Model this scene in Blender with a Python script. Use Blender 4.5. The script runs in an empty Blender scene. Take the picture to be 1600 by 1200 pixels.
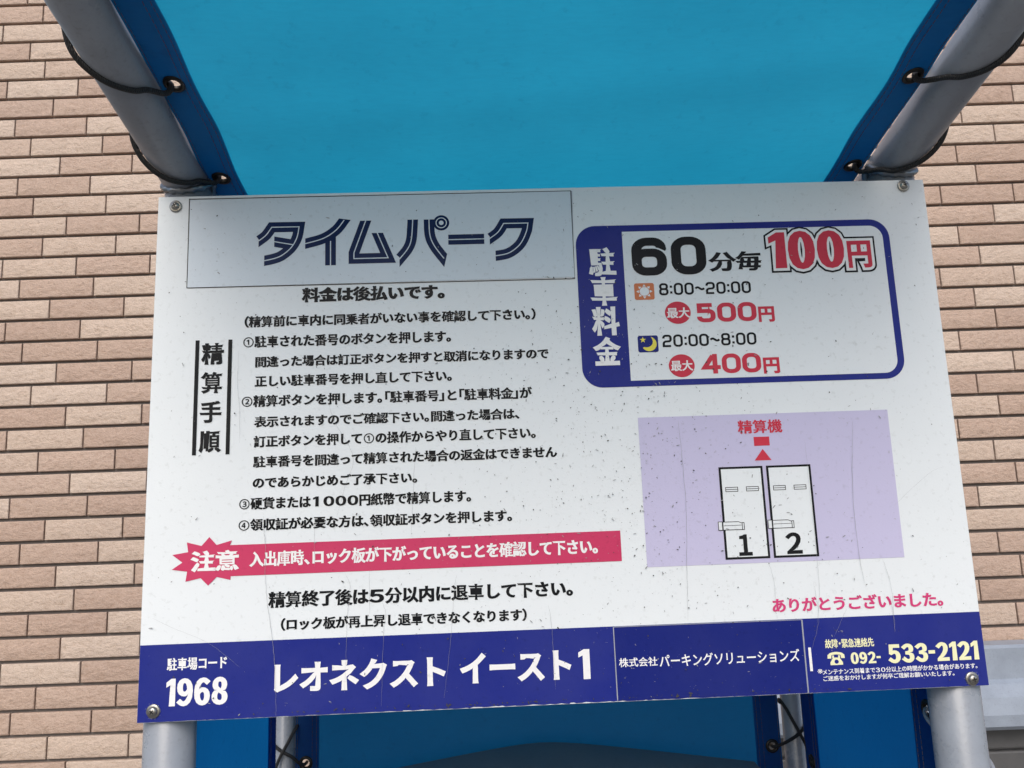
import bpy, bmesh, math, random
import numpy as np
from mathutils import Vector, Matrix
from mathutils.geometry import delaunay_2d_cdt

random.seed(7)
sc = bpy.context.scene
C = sc.collection
Z0 = 1.45                      # height of the sign's lower edge above the ground

# ------------------------------------------------------------------ camera
cam_d = bpy.data.cameras.new('camera')
cam = bpy.data.objects.new('camera', cam_d)
C.objects.link(cam)
cam_d.sensor_fit = 'HORIZONTAL'
cam_d.sensor_width = 36.0
cam_d.lens = 27.0
cam_d.clip_start = 0.01
cam_d.clip_end = 500.0
CAM = Vector((-0.0768729, -0.85084569, Z0 + 0.20221221))
RIGHT = Vector((0.99900475, -0.02642672, -0.03593247))
DOWN = Vector((-0.03110926, 0.16449524, -0.98588718))
FWD = Vector((0.03196449, 0.98602381, 0.16350941))
m = Matrix((RIGHT, -DOWN, -FWD)).transposed().to_4x4()
m.translation = CAM
cam.matrix_world = m
sc.camera = cam

# ------------------------------------------------------------------ sky, sun, exposure
SUN_DIR = Vector((-0.12, -0.74, 0.66)).normalized()
world = bpy.data.worlds.new('World')
sc.world = world
world.use_nodes = True
nt = world.node_tree
sky = nt.nodes.new('ShaderNodeTexSky')
sky.sky_type = 'NISHITA'
sky.sun_disc = False
sky.sun_elevation = math.asin(SUN_DIR.z)
sky.sun_rotation = math.atan2(SUN_DIR.x, SUN_DIR.y)
sky.air_density = 1.0
sky.dust_density = 3.0
sky.ozone_density = 1.0
nt.links.new(sky.outputs[0], nt.nodes['Background'].inputs[0])
nt.nodes['Background'].inputs[1].default_value = 0.15

sun_d = bpy.data.lights.new('sun', 'SUN')
sun_d.energy = 1.2
sun_d.angle = math.radians(40)
sun_d.color = (1.0, 0.985, 0.965)
sun = bpy.data.objects.new('sun', sun_d)
C.objects.link(sun)
sun.rotation_euler = SUN_DIR.to_track_quat('Z', 'Y').to_euler()

sc.view_settings.view_transform = 'Standard'
sc.view_settings.look = 'None'
sc.view_settings.gamma = 1.0
sc.view_settings.exposure = 0.36

# ------------------------------------------------------------------ helpers
def link(o, parent=None, kind=None):
    C.objects.link(o)
    if parent is not None:
        o.parent = parent
    if kind:
        o['kind'] = kind
    return o

def obj(name, me, mat=None, parent=None, kind=None, smooth=False):
    if mat is not None and not me.materials:
        me.materials.append(mat)
    if smooth:
        for p in me.polygons:
            p.use_smooth = True
    return link(bpy.data.objects.new(name, me), parent, kind)

def tag(o, label, cat, group=None):
    o['label'] = label
    o['category'] = cat
    if group:
        o['group'] = group
    return o

def empty(name, loc=(0, 0, 0)):
    o = bpy.data.objects.new(name, None)
    o.empty_display_size = 0.05
    o.location = loc
    return link(o)

def mesh(name, v, f):
    me = bpy.data.meshes.new(name)
    me.from_pydata([tuple(p) for p in v], [], f)
    me.update()
    return me

def bm_mesh(name, bm):
    bmesh.ops.recalc_face_normals(bm, faces=bm.faces)
    me = bpy.data.meshes.new(name)
    bm.to_mesh(me)
    bm.free()
    return me

def box_bm(bm, lo, hi, bevel=0.0, seg=2):
    r = bmesh.ops.create_cube(bm, size=1.0)
    for v in r['verts']:
        v.co = Vector([(lo[i] + hi[i]) / 2 + v.co[i] * (hi[i] - lo[i]) for i in range(3)])
    if bevel:
        es = list({e for v in r['verts'] for e in v.link_edges})
        bmesh.ops.bevel(bm, geom=es, offset=bevel, segments=seg, affect='EDGES', profile=0.5)

def sweep_bm(bm, pts, rad, seg=12, caps=True):
    """tube along a polyline; rad is a number or a list"""
    n = len(pts)
    rings = []
    prev = None
    for i, p in enumerate(pts):
        a = pts[max(i - 1, 0)]
        b = pts[min(i + 1, n - 1)]
        t = (Vector(b) - Vector(a)).normalized()
        if prev is None:
            u = t.orthogonal().normalized()
        else:
            u = (prev - t * prev.dot(t)).normalized()
        prev = u
        w = t.cross(u)
        r = rad[i] if isinstance(rad, (list, tuple)) else rad
        rings.append([bm.verts.new(Vector(p) + r * (math.cos(2 * math.pi * k / seg) * u + math.sin(2 * math.pi * k / seg) * w)) for k in range(seg)])
    for i in range(n - 1):
        for k in range(seg):
            bm.faces.new((rings[i][k], rings[i][(k + 1) % seg], rings[i + 1][(k + 1) % seg], rings[i + 1][k]))
    if caps:
        bm.faces.new(list(reversed(rings[0])))
        bm.faces.new(rings[-1])

def tube(name, pts, rad, mat, parent, seg=32):
    bm = bmesh.new()
    sweep_bm(bm, pts, rad, seg)
    return obj(name, bm_mesh(name, bm), mat, parent, smooth=True)

def lathe_bm(bm, prof, M, seg=24):
    """profile of (radius, height) turned about local z, placed by matrix M"""
    rings = []
    for r, h in prof:
        if r < 1e-7:
            rings.append([bm.verts.new(M @ Vector((0, 0, h)))])
        else:
            rings.append([bm.verts.new(M @ Vector((r * math.cos(2 * math.pi * k / seg), r * math.sin(2 * math.pi * k / seg), h))) for k in range(seg)])
    for a, b in zip(rings, rings[1:]):
        for k in range(seg):
            q = [a[k % len(a)], a[(k + 1) % len(a)], b[(k + 1) % len(b)], b[k % len(b)]]
            q2 = []
            for v in q:
                if v not in q2:
                    q2.append(v)
            if len(q2) >= 3:
                try:
                    bm.faces.new(q2)
                except ValueError:
                    pass

# ------------------------------------------------------------------ materials
def new_mat(name):
    mt = bpy.data.materials.new(name)
    mt.use_nodes = True
    t = mt.node_tree
    return mt, t, t.nodes, t.links, t.nodes['Principled BSDF']

def noise(N, L, coord, scale, detail=3.0, rough=0.5):
    n = N.new('ShaderNodeTexNoise')
    n.inputs['Scale'].default_value = scale
    n.inputs['Detail'].default_value = detail
    n.inputs['Roughness'].default_value = rough
    if coord is not None:
        L.new(coord, n.inputs['Vector'])
    return n

def ramp(N, L, fac, stops):
    r = N.new('ShaderNodeValToRGB')
    while len(r.color_ramp.elements) > 1:
        r.color_ramp.elements.remove(r.color_ramp.elements[-1])
    for i, (p, c) in enumerate(stops):
        e = r.color_ramp.elements[0] if i == 0 else r.color_ramp.elements.new(p)
        e.position = p
        e.color = (*c, 1) if len(c) == 3 else c
    L.new(fac, r.inputs[0])
    return r

def mixc(N, L, fac, a, b, mode='MIX'):
    mx = N.new('ShaderNodeMix')
    mx.data_type = 'RGBA'
    mx.blend_type = mode
    for s, v in ((0, fac), (6, a), (7, b)):
        if hasattr(v, 'is_output'):
            L.new(v, mx.inputs[s])
        elif s == 0:
            mx.inputs[0].default_value = v
        else:
            mx.inputs[s].default_value = (*v, 1)
    return mx.outputs[2]

def bump(N, L, h, strength, dist, normal=None):
    b = N.new('ShaderNodeBump')
    b.inputs['Strength'].default_value = strength
    b.inputs['Distance'].default_value = dist
    L.new(h, b.inputs['Height'])
    if normal is not None:
        L.new(normal, b.inputs['Normal'])
    return b.outputs[0]

def film(name, col, rough=0.2, spec=0.22, wear=0.10):
    """printed, weathered vinyl film: slight fading, mottling and orange-peel"""
    mt, t, N, L, B = new_mat(name)
    g = N.new('ShaderNodeNewGeometry').outputs['Position']
    n1 = noise(N, L, g, 9, 5, 0.6)
    n2 = noise(N, L, g, 160, 3, 0.6)
    worn = tuple(c * (1 - wear) + 0.45 * wear for c in col)
    r = ramp(N, L, n1.outputs[0], [(0.35, (0, 0, 0)), (0.7, (1, 1, 1))])
    c = mixc(N, L, r.outputs[0], col, worn)
    r2 = ramp(N, L, n2.outputs[0], [(0.58, (1, 1, 1)), (0.75, (0.86, 0.86, 0.85))])
    L.new(mixc(N, L, 1.0, c, r2.outputs[0], 'MULTIPLY'), B.inputs['Base Color'])
    B.inputs['Roughness'].default_value = rough
    B.inputs['Specular IOR Level'].default_value = spec
    n3 = noise(N, L, g, 420, 3, 0.55)
    n4 = noise(N, L, g, 22, 2, 0.5)
    nb = bump(N, L, n3.outputs[0], 0.25, 0.0004)
    L.new(bump(N, L, n4.outputs[0], 0.35, 0.0012, nb), B.inputs['Normal'])
    rr = ramp(N, L, n1.outputs[0], [(0.3, (rough * 0.8,) * 3), (0.75, (rough * 1.35,) * 3)])
    L.new(rr.outputs[0], B.inputs['Roughness'])
    return mt

M = {}
M['white'] = film('white_vinyl_film', (0.735, 0.775, 0.795), 0.2, 0.13, 0.05)
M['plate'] = film('pale_grey_sticker_film', (0.63, 0.695, 0.75), 0.2, 0.13, 0.04)
M['black'] = film('black_print', (0.009, 0.010, 0.012), 0.2, 0.07, 0.02)
M['logo'] = film('dark_navy_print', (0.002, 0.015, 0.066), 0.2, 0.07, 0.02)
M['blue'] = film('royal_blue_print', (0.017, 0.026, 0.205), 0.2, 0.07, 0.03)
M['blue2'] = film('deep_blue_sticker_film', (0.013, 0.021, 0.165), 0.18, 0.07, 0.02)
M['red'] = film('red_print', (0.56, 0.040, 0.070), 0.2, 0.07, 0.03)
M['pink'] = film('magenta_pink_print', (0.60, 0.055, 0.185), 0.2, 0.07, 0.03)
M['crimson'] = film('crimson_banner_print', (0.54, 0.048, 0.125), 0.2, 0.07, 0.03)
M['lilac'] = film('lilac_print', (0.53, 0.505, 0.69), 0.2, 0.07, 0.04)
M['orange'] = film('orange_print', (0.60, 0.19, 0.085), 0.2, 0.07, 0.03)
M['yellow'] = film('yellow_print', (0.75, 0.66, 0.10), 0.2, 0.07, 0.03)
M['cream'] = film('cream_print', (0.80, 0.79, 0.50), 0.2, 0.07, 0.03)
M['paper'] = film('white_print', (0.80, 0.80, 0.80), 0.2, 0.07, 0.03)
M['grime'] = film('grime', (0.05, 0.048, 0.045), 0.6, 0.2, 0.05)
M['hairline'] = film('grey_crack_line', (0.27, 0.275, 0.28), 0.5, 0.2, 0.1)
M['stickeredge'] = film('sticker_edge', (0.30, 0.32, 0.38), 0.4, 0.3, 0.1)

def metal_paint(name, col, rough, bumpy=0.0006, spec=0.5, metallic=0.0):
    mt, t, N, L, B = new_mat(name)
    g = N.new('ShaderNodeNewGeometry').outputs['Position']
    n1 = noise(N, L, g, 14, 6, 0.65)
    n2 = noise(N, L, g, 190, 4, 0.6)
    r = ramp(N, L, n1.outputs[0], [(0.3, tuple(c * 0.82 for c in col)), (0.62, col), (0.85, tuple(min(1, c * 1.12) for c in col))])
    r2 = ramp(N, L, n2.outputs[0], [(0.55, (1, 1, 1)), (0.72, (0.88, 0.865, 0.84))])
    L.new(mixc(N, L, 1.0, r.outputs[0], r2.outputs[0], 'MULTIPLY'), B.inputs['Base Color'])
    rr = ramp(N, L, n1.outputs[0], [(0.3, (rough * 0.8,) * 3), (0.8, (rough * 1.3,) * 3)])
    L.new(rr.outputs[0], B.inputs['Roughness'])
    B.inputs['Metallic'].default_value = metallic
    B.inputs['Specular IOR Level'].default_value = spec
    L.new(bump(N, L, n2.outputs[0], 0.3, bumpy), B.inputs['Normal'])
    return mt

M['tube'] = metal_paint('grey_painted_steel', (0.265, 0.288, 0.325), 0.30)
M['weld'] = metal_paint('zinc_weld', (0.30, 0.32, 0.34), 0.35, 0.003, 0.5, 0.7)
M['screw'] = metal_paint('screw_steel', (0.42, 0.40, 0.36), 0.35, 0.0004, 0.5, 0.9)
M['dark'] = metal_paint('recess_dark', (0.02, 0.02, 0.02), 0.7)
M['eyelet'] = metal_paint('blackened_eyelet', (0.030, 0.028, 0.026), 0.42, 0.0004, 0.5, 0.6)
M['cabinet'] = metal_paint('slate_grey_cabinet_paint', (0.135, 0.15, 0.155), 0.45)
M['shutter'] = metal_paint('blue_grey_shutter_paint', (0.27, 0.31, 0.37), 0.42)
M['slat'] = metal_paint('grey_shutter_slat', (0.095, 0.095, 0.097), 0.5)

def cord_mat():
    mt, t, N, L, B = new_mat('black_braided_cord')
    g = N.new('ShaderNodeTexCoord').outputs['Object']
    w = N.new('ShaderNodeTexWave')
    w.inputs['Scale'].default_value = 260
    w.inputs['Distortion'].default_value = 6
    L.new(g, w.inputs['Vector'])
    r = ramp(N, L, w.outputs[1], [(0, (0.008, 0.008, 0.009)), (1, (0.035, 0.034, 0.033))])
    L.new(r.outputs[0], B.inputs['Base Color'])
    B.inputs['Roughness'].default_value = 0.6
    L.new(bump(N, L, w.outputs[1], 0.7, 0.0012), B.inputs['Normal'])
    return mt
M['cord'] = cord_mat()

def tarp_mat(name, dif, trans, mixf=0.55):
    mt, t, N, L, B = new_mat(name)
    g = N.new('ShaderNodeNewGeometry').outputs['Position']
    n1 = noise(N, L, g, 5, 5, 0.6)
    n2 = noise(N, L, g, 75, 4, 0.62)
    mp = N.new('ShaderNodeMapping')
    mp.inputs['Scale'].default_value = (60, 300, 300)
    L.new(g, mp.inputs['Vector'])
    n3 = noise(N, L, mp.outputs[0], 1.0, 3, 0.6)
    f1 = ramp(N, L, n1.outputs[0], [(0.3, (0.86, 0.88, 0.90)), (0.7, (1, 1, 1))])
    f2 = ramp(N, L, n2.outputs[0], [(0.60, (1, 1, 1)), (0.70, (0.90, 0.91, 0.92))])
    f3 = ramp(N, L, n3.outputs[0], [(0.35, (0.95, 0.955, 0.96)), (0.62, (1, 1, 1))])
    f = mixc(N, L, 1.0, mixc(N, L, 1.0, f1.outputs[0], f2.outputs[0], 'MULTIPLY'), f3.outputs[0], 'MULTIPLY')
    L.new(mixc(N, L, 1.0, dif, f, 'MULTIPLY'), B.inputs['Base Color'])
    B.inputs['Roughness'].default_value = 0.5
    B.inputs['Specular IOR Level'].default_value = 0.35
    tr = N.new('ShaderNodeBsdfTranslucent')
    L.new(mixc(N, L, 1.0, trans, f, 'MULTIPLY'), tr.inputs[0])
    w1 = noise(N, L, g, 900, 2, 0.5)
    nb = bump(N, L, w1.outputs[0], 0.25, 0.0004)
    nb = bump(N, L, n1.outputs[0], 0.25, 0.01, nb)
    L.new(nb, B.inputs['Normal'])
    ms = N.new('ShaderNodeMixShader')
    ms.inputs[0].default_value = mixf
    L.new(B.outputs[0], ms.inputs[1])
    L.new(tr.outputs[0], ms.inputs[2])
    L.new(ms.outputs[0], N['Material Output'].inputs[0])
    return mt
M['tarp'] = tarp_mat('blue_translucent_tarp', (0.022, 0.165, 0.30), (0.024, 0.47, 0.70), 0.62)
M['side_tarp'] = tarp_mat('shade_tinted_blue_tarp', (0.008, 0.095, 0.28), (0.008, 0.24, 0.66), 0.58)  # roof fabric again, with the booth's inner shade put into a deeper blue
M['thread'] = metal_paint('stitching_thread', (0.10, 0.11, 0.14), 0.8)

def brick_mat():
    mt, t, N, L, B = new_mat('rock_face_brick_tile')
    oi = N.new('ShaderNodeObjectInfo')
    at = N.new('ShaderNodeAttribute')
    at.attribute_name = 'tone'
    at.attribute_type = 'GEOMETRY'
    add = N.new('ShaderNodeMath')
    add.operation = 'ADD'
    L.new(oi.outputs['Random'], add.inputs[0])
    L.new(at.outputs['Fac'], add.inputs[1])
    fr = N.new('ShaderNodeMath')
    fr.operation = 'FRACT'
    L.new(add.outputs[0], fr.inputs[0])
    base = ramp(N, L, fr.outputs[0], [(0.0, (0.42, 0.305, 0.24)), (0.22, (0.435, 0.32, 0.252)), (0.46, (0.46, 0.342, 0.272)), (0.54, (0.50, 0.392, 0.315)), (0.75, (0.515, 0.408, 0.33)), (1.0, (0.54, 0.435, 0.357))])
    g = N.new('ShaderNodeNewGeometry').outputs['Position']
    mp = N.new('ShaderNodeMapping')
    mp.inputs['Scale'].default_value = (1, 1, 1.6)
    L.new(g, mp.inputs['Vector'])
    n1 = noise(N, L, mp.outputs[0], 55, 6, 0.62)
    n2 = noise(N, L, mp.outputs[0], 260, 4, 0.6)
    n3 = noise(N, L, g, 2.2, 3, 0.5)
    f1 = ramp(N, L, n1.outputs[0], [(0.3, (0.86, 0.83, 0.80)), (0.5, (1, 1, 1)), (0.72, (1.06, 1.06, 1.06))])
    f2 = ramp(N, L, n2.outputs[0], [(0.32, (0.80, 0.76, 0.72)), (0.5, (1, 1, 1))])
    f3 = ramp(N, L, n3.outputs[0], [(0.3, (0.94, 0.94, 0.95)), (0.7, (1.03, 1.03, 1.03))])
    c = mixc(N, L, 1.0, base.outputs[0], f1.outputs[0], 'MULTIPLY')
    c = mixc(N, L, 1.0, c, f2.outputs[0], 'MULTIPLY')
    c = mixc(N, L, 1.0, c, f3.outputs[0], 'MULTIPLY')
    L.new(c, B.inputs['Base Color'])
    B.inputs['Roughness'].default_value = 0.62
    B.inputs['Specular IOR Level'].default_value = 0.35
    nb = bump(N, L, n1.outputs[0], 0.8, 0.006)
    L.new(bump(N, L, n2.outputs[0], 0.5, 0.0015, nb), B.inputs['Normal'])
    return mt
M['brick'] = brick_mat()
M['mortar'] = metal_paint('dark_grey_mortar', (0.15, 0.135, 0.128), 0.9, 0.002, 0.2)

def ground_mat():
    mt, t, N, L, B = new_mat('worn_asphalt')
    g = N.new('ShaderNodeNewGeometry').outputs['Position']
    n1 = noise(N, L, g, 0.7, 6, 0.6)
    n2 = noise(N, L, g, 140, 4, 0.7)
    a = ramp(N, L, n1.outputs[0], [(0.3, (0.09, 0.09, 0.092)), (0.7, (0.14, 0.138, 0.132))])
    b = ramp(N, L, n2.outputs[0], [(0.3, (0.6, 0.6, 0.6)), (0.7, (1.3, 1.28, 1.25))])
    L.new(mixc(N, L, 1.0, a.outputs[0], b.outputs[0], 'MULTIPLY'), B.inputs['Base Color'])
    B.inputs['Roughness'].default_value = 0.85
    L.new(bump(N, L, n2.outputs[0], 0.6, 0.004), B.inputs['Normal'])
    return mt
M['ground'] = ground_mat()

# ------------------------------------------------------------------ ground
gm = mesh('ground', [(-60, -60, 0), (60, -60, 0), (60, 60, 0), (-60, 60, 0)], [(0, 1, 2, 3)])
g = obj('ground', gm, M['ground'])
g['kind'] = 'structure'
g['label'] = 'dark asphalt ground under the booth'

# ------------------------------------------------------------------ brick-tile wall
WD, WA = 1.49856, -0.02958823
PW, PH, ZR = 0.235, 0.06877, Z0 + 1.98442
PHASE = [0.0518, 0.1077, 0.2122, 0.0726, 0.1262, 0.0055, 0.1623, 0.0412, 0.097, 0.197, 0.0637, 0.1189, 0.2299, 0.1573, 0.0344, 0.0931, 0.1929, 0.0582, 0.116, 0.227, 0.1525, 0.0288, 0.0871, 0.1878, 0.0535, 0.1105, 0.2212, 0.1508, 0.0275, 0.0858, 0.1885, 0.0536, 0.1171, 0.2247, 0.1558, 0.0319, 0.0882]

wall = obj('tiled_wall', mesh('tiled_wall', [(-3.2, 0, 0), (3.2, 0, 0), (3.2, 0, 4.2), (-3.2, 0, 4.2), (-3.2, .2, 0), (3.2, .2, 0), (3.2, .2, 4.2), (-3.2, .2, 4.2)],
           [(0, 1, 2, 3), (5, 4, 7, 6), (3, 2, 6, 7), (1, 5, 6, 2), (4, 0, 3, 7), (4, 5, 1, 0)]), M['mortar'])
wall.location = (0, WD + 0.010, 0)
wall.rotation_euler = (0, 0, WA)
tag(wall, 'beige and pinkish-brown brick-tile wall behind the blue booth', 'wall')

def brick_geo(rng, w=PW - 0.0045, h=PH - 0.0095):
    """one rock-faced tile: sides, flat rim, rough raised middle; front faces -y"""
    nx, nz = 9, 4
    v, f = [], []
    rim = 0.005
    hw, hh = w / 2, h / 2
    for (a, b, y) in ((hw, hh, 0.010), (hw, hh, -0.0005), (hw - 0.0012, hh - 0.0012, -0.0018)):
        v += [(-a, y, -b), (a, y, -b), (a, y, b), (-a, y, b)]
    for k in range(2):
        for i in range(4):
            f.append((4 * k + i, 4 * k + (i + 1) % 4, 4 * k + 4 + (i + 1) % 4, 4 * k + 4 + i))
    base = len(v)
    for j in range(nz):
        for i in range(nx):
            x = -hw + rim + (w - 2 * rim) * i / (nx - 1)
            z = -hh + rim + (h - 2 * rim) * j / (nz - 1)
            edge = i in (0, nx - 1) or j in (0, nz - 1)
            y = -0.0020 if edge else -0.0036 - rng.uniform(-0.0011, 0.0018)
            if not edge:
                x += rng.uniform(-.006, .006)
                z += rng.uniform(-.004, .004)
            v.append((x, y, z))
    for j in range(nz - 1):
        for i in range(nx - 1):
            a = base + j * nx + i
            f.append((a, a + 1, a + nx + 1, a + nx))
    bot = [base + i for i in range(nx)]
    top = [base + (nz - 1) * nx + i for i in range(nx)]
    lef = [base + j * nx for j in range(nz)]
    rig = [base + j * nx + nx - 1 for j in range(nz)]
    f.append([8, 9] + list(reversed(bot)))
    f.append([9, 10] + list(reversed(rig)))
    f.append([10, 11] + top)
    f.append([11, 8] + lef)
    return v, f

rng = random.Random(3)
geos = [brick_geo(rng) for _ in range(8)]
bmeshes = []
for i, (v, f) in enumerate(geos):
    me = mesh('brick', v, f)
    me.materials.append(M['brick'])
    for p in me.polygons[12:]:
        p.use_smooth = True
    bmeshes.append(me)

def to_px(p):
    d = Vector(p) - CAM
    z = d.dot(FWD)
    return 800 + 1200 * d.dot(RIGHT) / z, 600 + 1200 * d.dot(DOWN) / z

def inside(p, poly):
    r = False
    for i in range(len(poly)):
        (x0, y0), (x1, y1) = poly[i], poly[i - 1]
        if (y0 > p[1]) != (y1 > p[1]) and p[0] < (x1 - x0) * (p[1] - y0) / (y1 - y0) + x0:
            r = not r
    return r

COVER = [(247, 309), (60, 0), (60, -400), (1650, -400), (1650, 0), (1442, 281), (1546, 1071), (1546, 1300), (213, 1300), (213, 1130)]
ca, sa = math.cos(WA), math.sin(WA)
seen, rest = [], []
for r in range(-6, 51):
    zc = ZR - PH * r
    if zc < 0.03:
        continue
    ph = PHASE[r % 37]
    for k in range(-13, 13):
        u = ph + PW * k + PW / 2
        if abs(u) > 3.08:
            continue
        cs = []
        for du, dz in ((-1, -1), (1, -1), (1, 1), (-1, 1), (0, 0)):
            uu = u + du * PW / 2
            cs.append(to_px((uu * ca, WD + uu * sa, zc + dz * PH / 2)))
        inframe = any(-4 < x < 1604 and -4 < y < 1204 for x, y in cs)
        hidden = all(inside(c, COVER) for c in cs)
        if inframe and not hidden:
            seen.append((u, zc, k, r))
        else:
            rest.append((u, zc, k, r))
seen.sort(key=lambda t: abs(t[0]))
for (u, zc, k, r) in seen[:298]:
    o = bpy.data.objects.new('brick', bmeshes[rng.randrange(8)])
    o.location = (u, -0.010, zc)
    link(o, wall)
V, Fc, TN = [], [], []
for (u, zc, k, r) in seen[298:] + rest:
    v, f = geos[rng.randrange(8)]
    b0 = len(V)
    V += [(x + u, y - 0.010, z + zc) for x, y, z in v]
    tn = rng.random()
    TN += [tn] * len(v)
    Fc += [[b0 + i for i in q] for q in f]
me = mesh('brick_field', V, Fc)
at = me.attributes.new('tone', 'FLOAT', 'POINT')
at.data.foreach_set('value', TN)
obj('brick_field', me, M['brick'], wall, 'stuff')

# roller shutter housing fixed to the wall, low on the right
sh = empty('roller_shutter', (0, 0, 0))
sh.location = (1.55 * ca, WD + 1.55 * sa, 0)
sh.rotation_euler = (0, 0, WA)
tag(sh, 'blue-grey roller shutter box on the tiled wall, low behind the right post', 'shutter')
prof = [(-.012, -.220), (-.070, -.222), (-.078, -.230), (-.080, -.312), (-.095, -.322), (-.118, -.352), (-.130, -.395), (-.128, -.425), (-.118, -.436), (-.02, -.440), (-.012, -.440)]
V, Fc = [], []
for x in (-0.98, 0.98):
    V += [(x, y, Z0 + z) for y, z in prof]
n = len(prof)
for i in range(n):
    Fc.append((i, (i + 1) % n, n + (i + 1) % n, n + i))
Fc += [list(range(n))[::-1], list(range(n, 2 * n))]
bm = bmesh.new()
vs = [bm.verts.new(p) for p in V]
for q in Fc:
    bm.faces.new([vs[i] for i in q])
obj('housing', bm_mesh('housing', bm), M['shutter'], sh)
bm = bmesh.new()
box_bm(bm, (-.92, -.050, -.0285), (.92, -.030, .0285), 0.006, 2)
box_bm(bm, (-.92, -.034, -.036), (.92, -.026, -.024))
slat_me = bm_mesh('slat', bm)
slat_me.materials.append(M['slat'])
for i in range(13):
    o = bpy.data.objects.new('slat', slat_me)
    o.location = (0, 0, Z0 - .478 - i * .062)
    link(o, sh)
for s in (-1, 1):
    bm = bmesh.new()
    box_bm(bm, (s * .94 - .03, -.075, 0.005), (s * .94 + .03, -.012, Z0 - .4405), 0.004)
    obj('guide_rail', bm_mesh('guide_rail', bm), M['shutter'], sh)

# ------------------------------------------------------------------ welded tube frame
RA = math.radians(13.144)
TX, TR, PX, PR = 0.4285, 0.0262, 0.4275, 0.0265
def roof_z(y):
    return Z0 + 0.605 + (0.03 - y) * math.tan(RA)
frame = empty('booth_frame', (0, 0.25, 0))
tag(frame, 'grey painted steel tube frame of the booth that carries the sign and tarps', 'frame')
def fl(p):
    return (p[0], p[1] - 0.25, p[2])
for s in (-1, 1):
    tube('post', [fl((s * PX, .03, 0)), fl((s * PX, .03, roof_z(.03) - .012))], PR, M['tube'], frame, 40)
    xr = -.4275 if s < 0 else .4170
    tube('rear_post', [fl((xr, .5, 0)), fl((xr, .5, roof_z(.5) - .01))], .0172, M['tube'], frame, 28)
    tube('roof_tube', [fl((s * TX, .56, roof_z(.56))), fl((s * TX, -.56, roof_z(-.56)))], TR, M['tube'], frame, 40)
    # weld bead where the roof tube sits on the post
    pts = []
    for k in range(49):
        a = 2 * math.pi * k / 48
        x, y = PR * 1.02 * math.cos(a), PR * 1.02 * math.sin(a)
        dz = math.sqrt(max(TR ** 2 - min(abs(x), TR) ** 2, 0))
        pts.append(fl((s * PX + x, .03 + y, roof_z(.03 + y) - dz * 0.96 - .002)))
    bm = bmesh.new()
    sweep_bm(bm, pts, [0.0042 + 0.0012 * math.sin(k * 2.1) for k in range(49)], 8)
    obj('weld_bead', bm_mesh('weld_bead', bm), M['weld'], frame, smooth=True)
    bm = bmesh.new()
    box_bm(bm, fl((s * PX - .06, -.03, 0.0)), fl((s * PX + .06, .09, .008)), 0.001)
    obj('base_plate', bm_mesh('base_plate', bm), M['tube'], frame)
tube('cross_tube', [fl((-TX, -.56, roof_z(-.56))), fl((TX, -.56, roof_z(-.56)))], .02, M['tube'], frame)
tube('cross_tube', [fl((-TX, .56, roof_z(.56))), fl((TX, .56, roof_z(.56)))], .02, M['tube'], frame)

# ------------------------------------------------------------------ tarps
def tarp_piece(name, mapf, u0, u1, v0, v1, holes, hr, edge=None, step=0.022, extra=None):
    """sheet over (u,v) with real round holes; edge(u_side,v) gives the wavy border"""
    nv = max(2, int((v1 - v0) / step))
    nu = max(2, int((u1 - u0) / step))
    ef = edge or (lambda side, v: u0 if side < 0 else u1)
    P, E = [], []
    loop = []
    for j in range(nv + 1):
        v = v0 + (v1 - v0) * j / nv
        loop.append((ef(1, v), v))
    for i in range(nu - 1, 0, -1):
        loop.append((u0 + (u1 - u0) * i / nu, v1))
    for j in range(nv, -1, -1):
        v = v0 + (v1 - v0) * j / nv
        loop.append((ef(-1, v), v))
    for i in range(1, nu):
        loop.append((u0 + (u1 - u0) * i / nu, v0))
    P += loop
    E += [(i, (i + 1) % len(loop)) for i in range(len(loop))]
    for (hx, hv) in holes:
        b = len(P)
        P += [(hx + hr * math.cos(2 * math.pi * k / 16), hv + hr * math.sin(2 * math.pi * k / 16)) for k in range(16)]
        E += [(b + k, b + (k + 1) % 16) for k in range(16)]
    for j in range(1, nv):
        v = v0 + (v1 - v0) * (j + .5 * 0) / nv
        a, c = ef(-1, v), ef(1, v)
        for i in range(1, nu):
            u = a + (c - a) * i / nu
            if all((u - hx) ** 2 + (v - hv) ** 2 > (hr * 1.35) ** 2 for hx, hv in holes):
                P.append((u, v))
    r = delaunay_2d_cdt([Vector(p) for p in P], E, [], 1, 1e-6)
    vv, ff = r[0], r[2]
    out = []
    for t in ff:
        c = sum((vv[i] for i in t), Vector((0, 0))) / len(t)
        if all((c.x - hx) ** 2 + (c.y - hv) ** 2 > (hr * .97) ** 2 for hx, hv in holes):
            out.append(t)
    return mesh(name, [mapf(p.x, p.y) for p in vv], out)

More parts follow.
